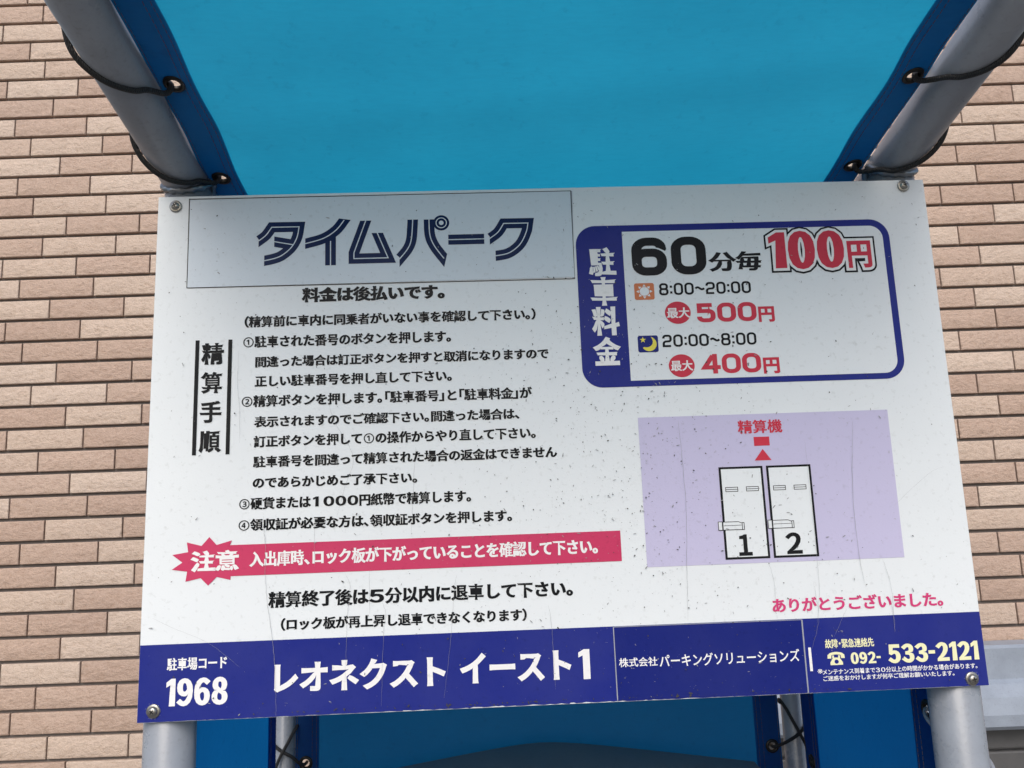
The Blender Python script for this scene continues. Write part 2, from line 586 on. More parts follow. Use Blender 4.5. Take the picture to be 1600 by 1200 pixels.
def make_tarp(root, mapf, nrm, u0, u1, v0, v1, hemL, hemR, holesL, holesR, under, edge=None, hr=0.0066, hem_layers=3, mat='tarp'):
    """sheet + doubled hems + stitched seams + eyelets, all children of root"""
    holes = holesL + holesR
    obj('sheet', tarp_piece('sheet', lambda u, v: mapf(u, v, 0), u0, u1, v0, v1, holes, hr, edge), M[mat], root, smooth=True)
    for (a, b, hs, sd) in ((u0, hemL, holesL, -1), (hemR, u1, holesR, 1)):
        if edge:
            e2 = (lambda side, v, sd=sd, a=a, b=b: edge(sd, v) if side == sd else ((b if sd < 0 else a) + edge(sd, v) - (a if sd < 0 else b)))
        else:
            e2 = None
        for ly in range(1, hem_layers):
            obj('hem', tarp_piece('hem', lambda u, v: mapf(u, v, under * .0008 * ly), a, b, v0, v1, hs, hr, e2, 0.012), M[mat], root, smooth=True)
        # stitching: short proud threads along two lines
        bm = bmesh.new()
        w = b - a
        for fr in ((0.10, 0.92) if sd > 0 else (0.90, 0.08)) + ((0.72,) if sd < 0 else (0.28,)):
            v = v0 + .005
            while v < v1 - .01:
                ed = (edge(sd, v) - (a if sd < 0 else b)) if edge else 0
                uu = a + w * fr + ed
                p = [mapf(uu, v + q * .0042, under * .0026) for q in (0, .5, 1)]
                sweep_bm(bm, [Vector(x) for x in p], .00042, 4)
                v += .0058
        obj('stitching', bm_mesh('stitching', bm), M['thread'], root, 'stuff')
        for (hx, hv) in hs:
            o = Vector(mapf(hx, hv, 0))
            n = Vector(nrm) * under
            Mx = Matrix.Translation(o) @ n.to_track_quat('Z', 'Y').to_matrix().to_4x4()
            bm = bmesh.new()
            lathe_bm(bm, [(hr * .93, -.0016), (hr * .93, .0026), (hr * 1.08, .0036), (hr * 1.35, .0038), (hr * 1.60, .0030), (hr * 1.68, .0021), (hr * 1.68, -.0010), (hr * .93, -.0016)], Mx, 28)
            obj('eyelet', bm_mesh('eyelet', bm), M['eyelet'], root, smooth=True)

# roof tarp: u = x, v = y towards the back
tz = math.tan(RA)
GL = [.0204 - .1413 * k for k in range(-3, 4)]
GR = [.0262 - .1441 * k for k in range(-3, 4)]
def wave(v, gs, amp):
    d = abs(gs[0] - gs[1])
    return amp * (0.5 - 0.5 * math.cos(2 * math.pi * (v - gs[0]) / d))
def roof_edge(side, v):
    if side < 0:
        return -.4040 + wave(v, GL, .0040)
    return .3960 - wave(v, GR, .0050)
def roof_map(u, v, d):
    sag = -.010 * (1 - (u / .4) ** 2) if abs(u) < .4 else 0
    rip = .0016 * math.sin(v * 21 + u * 4) * (abs(u) / .4) ** 2 + .0025 * math.sin(u * 6 + 1.0) * math.sin(v * 5)
    gs_ = GL if u < 0 else GR
    puck = .0030 * math.cos(2 * math.pi * (v - gs_[0]) / abs(gs_[0] - gs_[1])) * math.exp(-((.4 - abs(u)) / .055) ** 2)
    fold = .0030 * math.exp(-((v + .11 + .12 * u) / .03) ** 2) - .0025 * math.exp(-((v + .30 - .10 * u) / .04) ** 2)
    return (u, v, roof_z(v) + sag + rip + puck + fold + d)
tr = empty('roof_tarp', (0, 0, 0))
tag(tr, 'light blue translucent roof tarp stretched above the sign between the slanted tubes', 'tarp', 'blue tarps of the booth')
make_tarp(tr, roof_map, (0, math.sin(RA), math.cos(RA)), -.4040, .3960, -.53, .50, -.3650, .3555, [(-.3857, y) for y in GL], [(.3805, y) for y in GR], -1, roof_edge)

# side tarps: u = y, v = z (relative to the sign's lower edge)
def side_tarp(x, label, fu0, hem0, hem1, fu1, g0, g1, zf, zr, sgn):
    root = empty('side_tarp', (0, 0, 0))
    tag(root, label, 'tarp', 'blue tarps of the booth')
    def mp(u, v, d):
        return (x + d + .0035 * math.sin(v * 9 + u * 7) * math.sin((u - fu0) / (fu1 - fu0) * math.pi), u, Z0 + v)
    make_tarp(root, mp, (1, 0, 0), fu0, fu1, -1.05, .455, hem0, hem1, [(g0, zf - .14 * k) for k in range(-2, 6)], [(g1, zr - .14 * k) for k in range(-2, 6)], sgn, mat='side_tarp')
    return root
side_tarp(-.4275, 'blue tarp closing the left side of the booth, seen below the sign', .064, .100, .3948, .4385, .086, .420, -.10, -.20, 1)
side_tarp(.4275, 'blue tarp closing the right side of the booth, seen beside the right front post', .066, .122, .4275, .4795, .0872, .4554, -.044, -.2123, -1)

# back tarp: u = x, v = z
tb = empty('back_tarp', (0, 0, 0))
tag(tb, 'blue tarp, tinted darker for shade, closing the back of the booth below the sign', 'tarp', 'blue tarps of the booth')
def back_map(u, v, d):
    return (u, .5 + d + .005 * math.sin(u * 11 + v * 4) * (1 - (u / .42) ** 2), Z0 + v)
BGL = [-.1916 - .14 * k for k in range(-4, 5)]
BGR = [-.1985 - .14 * k for k in range(-4, 5)]
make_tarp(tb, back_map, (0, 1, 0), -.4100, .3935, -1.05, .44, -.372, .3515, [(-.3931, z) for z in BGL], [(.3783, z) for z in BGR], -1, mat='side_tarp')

# ------------------------------------------------------------------ lacing cords
def cord(name, pts, rad, label, mat='cord', seg=10, group='black lacing cords of the tarps'):
    # Catmull-Rom smoothing
    P = [Vector(p) + Vector([random.uniform(-.0006, .0006) for _ in range(3)]) for p in pts]
    out = []
    for i in range(len(P) - 1):
        a, b, c, d = P[max(i - 1, 0)], P[i], P[i + 1], P[min(i + 2, len(P) - 1)]
        for k in range(5):
            t = k / 5
            out.append(.5 * ((2 * b) + (c - a) * t + (2 * a - 5 * b + 4 * c - d) * t * t + (3 * b - a - 3 * c + d) * t ** 3))
    out.append(P[-1])
    bm = bmesh.new()
    sweep_bm(bm, out, rad, seg)
    o = obj(name, bm_mesh(name, bm), M[mat], None, smooth=True)
    return tag(o, label, 'cord', group)

def roof_lace(side, gx, gs, label):
    gs = sorted(gs, reverse=True)
    D = Vector((0, -math.cos(RA), math.sin(RA)))      # along the tube, to the front
    NU = Vector((0, math.sin(RA), math.cos(RA)))      # away from the tube, upwards
    IN = Vector((-side, 0, 0))
    R = TR + .0031
    pts = []
    for i in range(len(gs)):
        y = gs[i]
        hole = Vector((gx + side * .0040, y, roof_z(y) - .002))
        step = (gs[i] - gs[i + 1]) / math.cos(RA) if i + 1 < len(gs) else .14
        pts.append(hole + NU * .006)
        pts.append(hole - NU * .0055 - IN * .003)
        ax = Vector((side * TX, y, roof_z(y)))
        for k, ph in enumerate((35, 60, 90, 120, 150, 180, 215, 250, 285, 320)):
            a = math.radians(ph)
            s = step * (0.10 + .42 * (ph - 35) / 180 if ph <= 215 else .52 + .40 * (ph - 215) / 105)
            s = step * (0.10 + 0.52 * ((ph - 35) / 180) ** 1.1) if ph <= 215 else step * (.62 + .33 * (ph - 215) / 105)
            pts.append(ax + D * s + R * (math.cos(a) * IN - math.sin(a) * NU))
    cord('lacing_cord', pts, .0030, label)
roof_lace(-1, -.3857, GL, 'black cord lacing the roof tarp to the left slanted tube')
roof_lace(1, .3805, GR, 'black cord lacing the roof tarp to the right slanted tube')

# cords round the two rear posts (crossed)
def zz(v):
    return Z0 + v
pR, rr = .4170, .0172 + .0028
cord('lacing_cord', [(.3783, .506, zz(-.1985)), (.3800, .494, zz(-.1985)), (.390, .486, zz(-.193)), (.402, .481, zz(-.186)), (.417, .479, zz(-.176)), (.431, .4845, zz(-.166)), (.4370, .500, zz(-.158)), (.431, .514, zz(-.150)), (.417, .5200, zz(-.142)), (.403, .514, zz(-.134)), (.397, .500, zz(-.126)), (.401, .487, zz(-.135)),
      (.409, .4810, zz(-.152)), (.418, .478, zz(-.172)), (.427, .477, zz(-.192)), (.4285, .470, zz(-.205)), (.4260, .4554, zz(-.2123)), (.431, .4554, zz(-.2126))], .0026, 'black cord crossed over the right rear post below the sign')
cord('lacing_cord', [(-.3931, .506, zz(-.1916)), (-.3945, .494, zz(-.1916)), (-.402, .486, zz(-.186)), (-.412, .482, zz(-.176)), (-.4275, .479, zz(-.166)), (-.442, .485, zz(-.158)), (-.4475, .500, zz(-.152)), (-.442, .514, zz(-.146)), (-.4275, .520, zz(-.140)), (-.413, .515, zz(-.135)), (-.4075, .500, zz(-.133)), (-.411, .487, zz(-.142)),
      (-.419, .480, zz(-.156)), (-.4265, .477, zz(-.170)), (-.434, .474, zz(-.188)), (-.436, .46, zz(-.205)), (-.4290, .440, zz(-.217)), (-.424, .4205, zz(-.22)), (-.430, .4200, zz(-.22))], .0026, 'black cord crossed over the left rear post below the sign')

# pale rope tied round the right front post, just at the picture's lower edge
pts = [(.4290, .0872, zz(-.0440)), (.4240, .0872, zz(-.0445)), (.418, .072, zz(-.047)), (.4125, .058, zz(-.050))]
for k in range(9):
    a = math.radians(118 - k * 35)
    pts.append((PX + (PR + .0026) * math.cos(a), .03 + (PR + .0026) * math.sin(a), zz(-.052 - .004 * k)))
pts.append((.4330, .075, zz(-.10)))
pts.append((.4290, .0872, zz(-.184)))
pts = [(.4290, .0872, zz(-.044)), (.4235, .0872, zz(-.0445)), (.4175, .074, zz(-.050)), (.4195, .0620, zz(-.058)), (.428, .0600, zz(-.066)), (.441, .0560, zz(-.072)), (.4535, .0430, zz(-.078)), (.4575, .030, zz(-.086)), (.4540, .0170, zz(-.095)), (.445, .0065, zz(-.105)), (.4275, .0005, zz(-.120)), (.412, .0050, zz(-.134)), (.401, .018, zz(-.147)), (.3995, .036, zz(-.158)), (.408, .054, zz(-.168)), (.4205, .074, zz(-.180)), (.4235, .0872, zz(-.184)), (.4290, .0872, zz(-.184))]
cord('lacing_cord', pts, .0024, 'pale rope lacing the side tarp to the right front post', 'tube', 10, 'ropes at the front posts')

# ------------------------------------------------------------------ payment machine under the sign
pm = empty('payment_machine', (-.008, .24, 0))
tag(pm, 'slate-grey payment machine with low gabled hood, under the sign', 'machine')
bm = bmesh.new()
box_bm(bm, (-.245, -.12, .06), (.245, .15, Z0 - .235), .006)
obj('cabinet', bm_mesh('cabinet', bm), M['cabinet'], pm)
bm = bmesh.new()
box_bm(bm, (-.235, -.11, 0), (.235, .14, .06))
obj('plinth', bm_mesh('plinth', bm), M['cabinet'], pm)
prof = []
for k in range(-26, 27):
    x = .33 * k / 26
    z = -.155 - .15 * (math.sqrt(x * x + .05 ** 2) - .05)
    prof.append((x, z))
prof += [(.334, prof[-1][1] - .008), (.334, prof[-1][1] - .03), (-.334, prof[-1][1] - .03), (-.334, prof[-1][1] - .008)]
bm = bmesh.new()
ra = [bm.verts.new((x, -.15, Z0 + z - .012)) for x, z in prof]
rb = [bm.verts.new((x, .182, Z0 + z)) for x, z in prof]
n = len(prof)
for i in range(n):
    bm.faces.new((ra[i], ra[(i + 1) % n], rb[(i + 1) % n], rb[i]))
bm.faces.new(ra[::-1])
bm.faces.new(rb)
obj('hood', bm_mesh('hood', bm), M['cabinet'], pm)
bm = bmesh.new()
box_bm(bm, (-.20, -.126, .82), (.20, -.1195, Z0 - .27), .004)
obj('front_panel', bm_mesh('front_panel', bm), M['slat'], pm)

# ================================================================== the sign
SW, SH = 900.0, 575.13                     # millimetres
sign = empty('parking_sign', (0, 0, Z0))
tag(sign, 'white and blue Japanese parking fee and payment instruction sign', 'sign')
bm = bmesh.new()
box_bm(bm, (-.450, 0, 0), (.450, .004, SH / 1000), .0004, 1)
obj('panel', bm_mesh('panel', bm), M['white'], sign)

class Shape:
    """2-D outline pieces in millimetres, unioned into one flat mesh"""
    def __init__(self):
        self.P, self.F = [], []
    def poly(self, pts):
        b = len(self.P)
        a = sum(pts[i - 1][0] * pts[i][1] - pts[i][0] * pts[i - 1][1] for i in range(len(pts)))
        if a < 0:
            pts = list(reversed(pts))
        self.P += [Vector((p[0], p[1])) for p in pts]
        self.F.append(list(range(b, b + len(pts))))
        return self
    def tri(self, a, b, c):
        ar = (b.x - a.x) * (c.y - a.y) - (c.x - a.x) * (b.y - a.y)
        if abs(ar) < 1e-8:
            return
        n = len(self.P)
        self.P += [Vector(a), Vector(b), Vector(c)] if ar > 0 else [Vector(a), Vector(c), Vector(b)]
        self.F.append([n, n + 1, n + 2])
    def rect(self, x0, z0, x1, z1):
        return self.poly([(x0, z0), (x1, z0), (x1, z1), (x0, z1)])
    def ellipse(self, cx, cz, rx, rz, n=40):
        return self.poly([(cx + rx * math.cos(2 * math.pi * k / n), cz + rz * math.sin(2 * math.pi * k / n)) for k in range(n)])
    def rrect(self, x0, z0, x1, z1, r, n=8):
        if not isinstance(r, (tuple, list)):
            r = (r,) * 4
        pts = []
        for (cx, cz, q, rr_) in ((x1, z1, 0, r[0]), (x0, z1, 1, r[1]), (x0, z0, 2, r[2]), (x1, z0, 3, r[3])):
            sx, sz = (-1, 1, 1, -1)[q], (-1, -1, 1, 1)[q]
            if rr_ <= 0:
                pts.append((cx, cz))
                continue
            for k in range(n + 1):
                a = math.pi / 2 * (q + k / n)
                pts.append((cx + sx * rr_ + rr_ * math.cos(a), cz + sz * rr_ + rr_ * math.sin(a)))
        return self.poly(pts)
    def stroke(self, pts, w, closed=False, off=0.0, cut0=None, cut1=None):
        pts = [Vector((p[0], p[1])) for p in pts]
        n = len(pts)
        L_, R_ = [], []
        for i in range(n):
            a = pts[i - 1] if (i > 0 or closed) else None
            b = pts[(i + 1) % n] if (i < n - 1 or closed) else None
            d1 = (pts[i] - a).normalized() if a is not None else None
            d2 = (b - pts[i]).normalized() if b is not None else None
            if d1 is None: d1 = d2
            if d2 is None: d2 = d1
            n1, n2 = Vector((-d1.y, d1.x)), Vector((-d2.y, d2.x))
            mm = n1 + n2
            if mm.length < 1e-6: mm = n1
            mm.normalize()
            for cut, end in ((cut0, 0), (cut1, n - 1)):
                if cut and i == end and not closed:
                    mm = Vector(cut)
                    if mm.dot(n1) < 0:
                        mm = -mm
            k = 1 / max(mm.dot(n1), .38)
            L_.append(pts[i] + mm * k * (w / 2 + off))
            R_.append(pts[i] + mm * k * (-w / 2 + off))
        for i in range(n if closed else n - 1):
            j = (i + 1) % n
            self.tri(L_[i], R_[i], R_[j])
            self.tri(L_[i], R_[j], L_[j])
        return self
    def cdt(self):
        if not self.F:
            return [], []
        r = delaunay_2d_cdt(self.P, [], self.F, 1, 1e-5)
        vv = r[0]
        f = [t for t, og in zip(r[2], r[5]) if og]
        def area(P, t):
            return abs(sum(P[t[i - 1]].x * P[t[i]].y - P[t[i]].x * P[t[i - 1]].y for i in range(len(t)))) / 2
        if sum(area(vv, t) for t in f) > 1.002 * sum(area(self.P, t) for t in self.F) and all(len(t) == 3 for t in self.F):
            # a region was wrongly flooded: keep only triangles that lie in an input triangle
            g_ = []
            for t in f:
                c = sum((vv[i] for i in t), Vector((0, 0))) / len(t)
                for q in self.F:
                    a, b, d = (self.P[i] for i in q)
                    if (b.x - a.x) * (c.y - a.y) - (b.y - a.y) * (c.x - a.x) >= 0 and (d.x - b.x) * (c.y - b.y) - (d.y - b.y) * (c.x - b.x) >= 0 and (a.x - d.x) * (c.y - d.y) - (a.y - d.y) * (c.x - d.x) >= 0:
                        g_.append(t)
                        break
            f = g_
        return [(v.x, v.y) for v in vv], f

LAYER = 0.00016
def put(name, vf, mat, layer, parent=None, kind=None):
    v, f = vf
    y = -0.0002 - LAYER * layer
    me = mesh(name, [(x / 1000, y, z / 1000) for x, z in v], f)
    # face the viewer (-y)
    if me.polygons and me.polygons[0].normal.y > 0:
        me.flip_normals()
    return obj(name, me, M[mat], parent or sign, kind)

def smooth_path(pts, n=6):
    P = [Vector(p) for p in pts]
    out = []
    for i in range(len(P) - 1):
        a, b, c, d = P[max(i - 1, 0)], P[i], P[i + 1], P[min(i + 2, len(P) - 1)]
        for k in range(n):
            t = k / n
            out.append(.5 * ((2 * b) + (c - a) * t + (2 * a - 5 * b + 4 * c - d) * t * t + (3 * b - a - 3 * c + d) * t ** 3))
    out.append(P[-1])
    return [(p.x, p.y) for p in out]

# ---- text: glyph outlines from the default typeface, emboldened and merged
# (text, x0, x1, z centre, ink height, weight x, weight z, colour, layer)
BW, BH = .052, .034
TEXTS = [
 ('料金は後払いです。', -284.7, -122.3, 453.1, 17.7, .066, .044, 'black', 2),
 ('（精算前に車内に同乗者がいない事を確認して下さい。）', -348.3, -19.4, 423.6, 13.6, BW, BH, 'black', 2),
 ('①駐車された番号のボタンを押します。', -349.2, -116.4, 400.4, 13.7, BW, BH, 'black', 2),
 ('間違った場合は訂正ボタンを押すと取消になりますので', -335.5, -6.4, 377.1, 12.9, BW, BH, 'black', 2),
 ('正しい駐車番号を押し直して下さい。', -335.6, -116.5, 355.2, 13.0, BW, BH, 'black', 2),
 ('②精算ボタンを押します。「駐車番号」と「駐車料金」が', -349.5, -27.0, 333.0, 13.5, BW, BH, 'black', 2),
 ('表示されますのでご確認下さい。間違った場合は、', -336.0, -42.0, 309.7, 12.9, BW, BH, 'black', 2),
 ('訂正ボタンを押して①の操作からやり直して下さい。', -335.7, -24.9, 287.9, 13.1, BW, BH, 'black', 2),
 ('駐車番号を間違って精算された場合の返金はできません', -336.0, -2.0, 265.6, 13.0, BW, BH, 'black', 2),
 ('のであらかじめご了承下さい。', -335.8, -157.0, 243.0, 12.6, BW, BH, 'black', 2),
 ('③硬貨または１０００円紙幣で精算します。', -349.8, -98.6, 220.6, 13.4, BW, BH, 'black', 2),
 ('④領収証が必要な方は、領収証ボタンを押します。', -350.0, -54.5, 198.0, 13.2, BW, BH, 'black', 2),
 ('注意', -400.2, -348.3, 161.4, 22.3, .060, .042, 'paper', 4),
 ('入出庫時、ロック板が下がっていることを確認して下さい。', -337.8, 37.5, 161.6, 16.6, .056, .030, 'paper', 4),
 ('精算終了後は５分以内に退車して下さい。', -317.2, 8.2, 118.5, 17.2, .054, .036, 'black', 2),
 ('（ロック板が再上昇し退車できなくなります）', -303.4, -42.5, 92.8, 13.2, BW, BH, 'black', 2),
 ('駐車場コード', -421.0, -358.7, 57.1, 12.9, .040, .026, 'paper', 3),
 ('１９６８', -420.8, -357.4, 28.9, 27.8, .078, .034, 'paper', 3),
 ('レオネクスト', -309.7, -130.1, 39.2, 31.0, .050, .036, 'paper', 3),
 ('イースト', -115.4, 2.8, 40.2, 31.0, .050, .036, 'paper', 3),
 ('株式会社', 53.5, 94.7, 39.6, 9.4, .020, .014, 'paper', 5),
 ('パーキングソリューションズ', 96.8, 247.8, 39.6, 13.0, .016, .012, 'paper', 5),
 ('故障・緊急連絡先', 276.5, 329.9, 49.7, 9.5, .036, .022, 'cream', 3),
 ('０９２－', 302.9, 335.5, 33.9, 12.2, .075, .036, 'cream', 3),
 ('５３３－２１２１', 343.4, 442.8, 36.8, 19.7, .088, .040, 'cream', 3),
 ('※', 265.6, 271.2, 22.1, 4.6, .001, .001, 'paper', 3),
 ('メンテナンス到着まで３０分以上の時間がかかる場合があります。', 271.1, 439.5, 21.0, 5.7, .022, .016, 'paper', 3),
 ('ご迷惑をおかけしますが何卒ご理解お願いいたします。', 271.1, 413.5, 14.4, 5.4, .022, .016, 'paper', 3),
 ('ありがとうございました。', 223.3, 411.1, 91.9, 15.4, .042, .030, 'pink', 2),
 ('精算機', 201.7, 252.3, 286.2, 15.2, .032, .022, 'red', 4),
 ('壱', 191.8, 206.6, 156.8, 22.9, .050, .030, 'black', 6),
 ('２', 243.8, 262.0, 156.9, 23.1, .045, .030, 'black', 6),
 ('分毎', 183.7, 247.1, 479.5, 24.0, .050, .034, 'black', 5),
 ('最大', 130.9, 157.9, 419.8, 12.4, .030, .022, 'paper', 6),
 ('最大', 131.2, 156.8, 358.1, 12.2, .030, .022, 'paper', 6),
 ('円', 236.9, 255.5, 415.4, 18.3, .042, .036, 'red', 5),
 ('円', 237.2, 255.9, 355.3, 18.6, .042, .036, 'red', 5),
 ('精', -395.5, -370.4, 388.0, 24.6, .058, .040, 'black', 2),
 ('算', -395.5, -370.6, 355.3, 24.4, .058, .040, 'black', 2),
 ('手', -395.5, -370.7, 322.6, 24.2, .036, .030, 'black', 2),
 ('順', -395.3, -370.7, 289.4, 24.0, .058, .040, 'black', 2),
 ('駐', 44.0, 76.0, 483.3, 34.4, .056, .038, 'paper', 4),
 ('車', 44.2, 76.2, 447.7, 34.0, .056, .040, 'paper', 4),
 ('料', 44.2, 76.2, 412.6, 33.8, .056, .040, 'paper', 4),
 ('金', 43.8, 75.9, 377.7, 33.3, .056, .040, 'paper', 4),
]
HALF_L = '。、」）・'
HALF_R = '「（'
FEE = '１００円'

chars = sorted({c for t in TEXTS for c in t[0]} | set(FEE))
tmp = []
for c in chars:
    cu = bpy.data.curves.new('glyph', 'FONT')
    cu.body = c
    cu.size = 1.0
    cu.resolution_u = 4
    o = bpy.data.objects.new('glyph', cu)
    C.objects.link(o)
    tmp.append((c, o, cu))
bpy.context.view_layer.update()
dg = bpy.context.evaluated_depsgraph_get()
RAW = {}
for c, o, cu in tmp:
    me = o.evaluated_get(dg).to_mesh()
    vs = [Vector((v.co.x, v.co.y)) for v in me.vertices]
    tris = [list(p.vertices) for p in me.polygons]
    # merge duplicate vertices so outlines can be followed
    key, remap, vv = {}, [], []
    for v in vs:
        k = (round(v.x, 5), round(v.y, 5))
        if k not in key:
            key[k] = len(vv)
            vv.append(v)
        remap.append(key[k])
    tt = []
    for t in tris:
        t = [remap[i] for i in t]
        if len(set(t)) == len(t):
            a = sum(vv[t[i - 1]].x * vv[t[i]].y - vv[t[i]].x * vv[t[i - 1]].y for i in range(len(t)))
            tt.append(t if a > 0 else t[::-1])
    RAW[c] = (vv, tt)
    o.evaluated_get(dg).to_mesh_clear()
for c, o, cu in tmp:
    bpy.data.objects.remove(o)
    bpy.data.curves.remove(cu)

# a plain figure one without foot, used everywhere but on the map
RAW['壱'] = RAW['１']
zt_ = max(p.y for p in RAW['０'][0])
zb_ = max(0.0, min(p.y for p in RAW['８'][0]))
one = [(.455, 0), (.56, 0), (.56, 1), (.475, 1), (.325, .87), (.325, .76), (.455, .82)]
RAW['１'] = ([Vector((x, zb_ + z * (zt_ - zb_))) for x, z in one], [[0, 1, 2], [0, 2, 6], [6, 2, 3], [6, 3, 4], [6, 4, 5]])

GC = {}
def glyph(c, wx, wz, keep=True):
    """emboldened glyph as (verts, tris) in em units"""
    k = (c, wx, wz, keep)
    if k in GC:
        return GC[k]
    vv, tt = RAW[c]
    edges = {}
    for t in tt:
        for i in range(len(t)):
            e_ = tuple(sorted((t[i - 1], t[i])))
            edges[e_] = edges.get(e_, 0) + 1
    perim = sum((vv[a] - vv[b]).length for (a, b), n_ in edges.items() if n_ == 1)
    dn = max(.72, min(1.0, 13.0 / max(perim, .1)))     # dense kanji carry thinner strokes
    if c in '①②③④':
        dn = .3
    wx, wz = wx * dn, wz * dn
    S_ = Shape()
    S_.P = list(vv)
    S_.F = [list(t) for t in tt]
    half = {}
    for t in tt:
        for i in range(len(t)):
            half[(t[i - 1], t[i])] = 1
    nxt, prv = {}, {}
    for (a, b) in half:
        if (b, a) not in half:
            nxt[a] = b
            prv[b] = a
    off = {}
    E0 = np.array([(vv[a].x, vv[a].y) for a in nxt])
    E1 = np.array([(vv[b].x, vv[b].y) for b in nxt.values()])
    ED = E1 - E0
    EI = np.array([(a, b) for a, b in nxt.items()])
    def clearance(i, p, d):
        # distance from p along d to the next outline edge not touching vertex i
        den = d.x * ED[:, 1] - d.y * ED[:, 0]
        w0 = E0[:, 0] - p.x
        w1 = E0[:, 1] - p.y
        with np.errstate(divide='ignore', invalid='ignore'):
            t = (w0 * ED[:, 1] - w1 * ED[:, 0]) / den
            u = (w0 * d.y - w1 * d.x) / den
        ok = (np.abs(den) > 1e-9) & (t > 1e-4) & (u > -1e-3) & (u < 1.001) & (EI[:, 0] != i) & (EI[:, 1] != i)
        return float(t[ok].min()) if ok.any() else 9.0
    for a in nxt:
        if a not in prv:
            continue
        p0, p1, p2 = vv[prv[a]], vv[a], vv[nxt[a]]
        d1, d2 = (p1 - p0), (p2 - p1)
        if d1.length < 1e-9 or d2.length < 1e-9:
            continue
        d1.normalize(); d2.normalize()
        n1, n2 = Vector((d1.y, -d1.x)), Vector((d2.y, -d2.x))
        mm = n1 + n2
        if mm.length < .2:
            mm = n1.copy()
        mm.normalize()
        kk = 1 / max(mm.dot(n1), .6)
        o_ = Vector((mm.x * wx, mm.y * wz)) * kk
        lim = .33 * min(clearance(a, p1, mm), clearance(a, p1, n1), clearance(a, p1, n2)) if keep else 9.0
        if o_.length > lim:
            o_ = o_ * (max(lim, .004) / o_.length)
        off[a] = p1 + o_
    for a, b in nxt.items():
        if a in off and b in off:
            S_.tri(vv[a], off[a], off[b])
            S_.tri(vv[a], off[b], vv[b])
    r = S_.cdt()
    GC[k] = r
    return r

def text_shape(s, wx, wz):
    V_, F_ = [], []
    x = 0.0
    wide = lambda c: c in '０１２３４５６７８９－'
    numeric = all(wide(c) for c in s)
    for c in s:
        v, f = glyph(c, wx, wz)
        sh_ = 0.0
        adv = 1.0
        if numeric:
            mn = min(p[0] for p in v)
            mx_ = max(p[0] for p in v)
            sh_ = -mn
            if c == '－':
                v = [(mn + (p[0] - mn) * .42, p[1]) for p in v]
                mx_ = mn + (mx_ - mn) * .42
            adv = (mx_ - mn) + .05
        elif wide(c):
            v = [(.5 + (p[0] - .5) * 1.4, p[1]) for p in v]
        elif c in HALF_L:
            adv = .52
        elif c in HALF_R:
            sh_ = -.48
            adv = .52
        if c == '・':
            sh_ = -.24
        b = len(V_)
        V_ += [(p[0] + x + sh_, p[1]) for p in v]
        F_ += [[b + i for i in t] for t in f]
        x += adv
    return V_, F_

def fit(vf, x0, x1, zc, h):
    v, f = vf
    ax, bx = min(p[0] for p in v), max(p[0] for p in v)
    az, bz = min(p[1] for p in v), max(p[1] for p in v)
    return [(x0 + (p[0] - ax) * (x1 - x0) / (bx - ax), zc - h / 2 + (p[1] - az) * h / (bz - az)) for p in v], f

# ---- large printed fields
S_ = Shape()
edge = [(449.6, 76.6), (-449.6, 77.4), (-449.6, .4)]
x = -449.0
rg = random.Random(11)
while x < 449:
    w_ = math.exp(-((x + 60) / 170) ** 2)
    edge.append((x, .35 + rg.random() * (.35 + .45 * w_) + (.7 * w_ if rg.random() < .3 else 0)))
    x += rg.uniform(1.5, 7)
edge.append((449.6, .4))
S_.poly(edge)
put('blue_band', S_.cdt(), 'blue', 1)
sticker = put('company_sticker', Shape().rect(50.6, 2.0, 252.9, 75.6).cdt(), 'blue2', 4)
S_ = Shape().stroke([(49.9, 1.6), (49.6, 76.4)], 1.1).stroke([(253.5, .8), (253.9, 76.0)], 1.5).stroke([(50, 76.3), (253.6, 75.9)], .7)
put('sticker_edge', S_.cdt(), 'stickeredge', 3.5)
put('divider_bar', Shape().rect(257.9, 22.6, 260.8, 46.8).cdt(), 'paper', 3)

# logo plate (a sticker with a grimy rim)
plate = put('logo_plate', Shape().rect(-413.4, 465.6, 27.2, 570.4).cdt(), 'plate', 3)
S_ = Shape().stroke([(-413.9, 465.2), (-414.4, 571.4), (27.9, 570.9), (27.2, 463.9)], .9, True)
put('plate_rim', S_.cdt(), 'grime', 2.4)
put('plate_rim', Shape().stroke([(28.3, 570.8), (25.9, 464)], 2.3).cdt(), 'stickeredge', 2.0)

# price box
S_ = Shape().rrect(30.6, 335.9, 400.8, 526.9, 23.0, 10)
price = put('price_frame', S_.cdt(), 'blue', 1)
put('price_field', Shape().rrect(85.0, 342.7, 392.6, 518.9, (15.5, 0, 0, 15.5), 10).cdt(), 'white', 3)

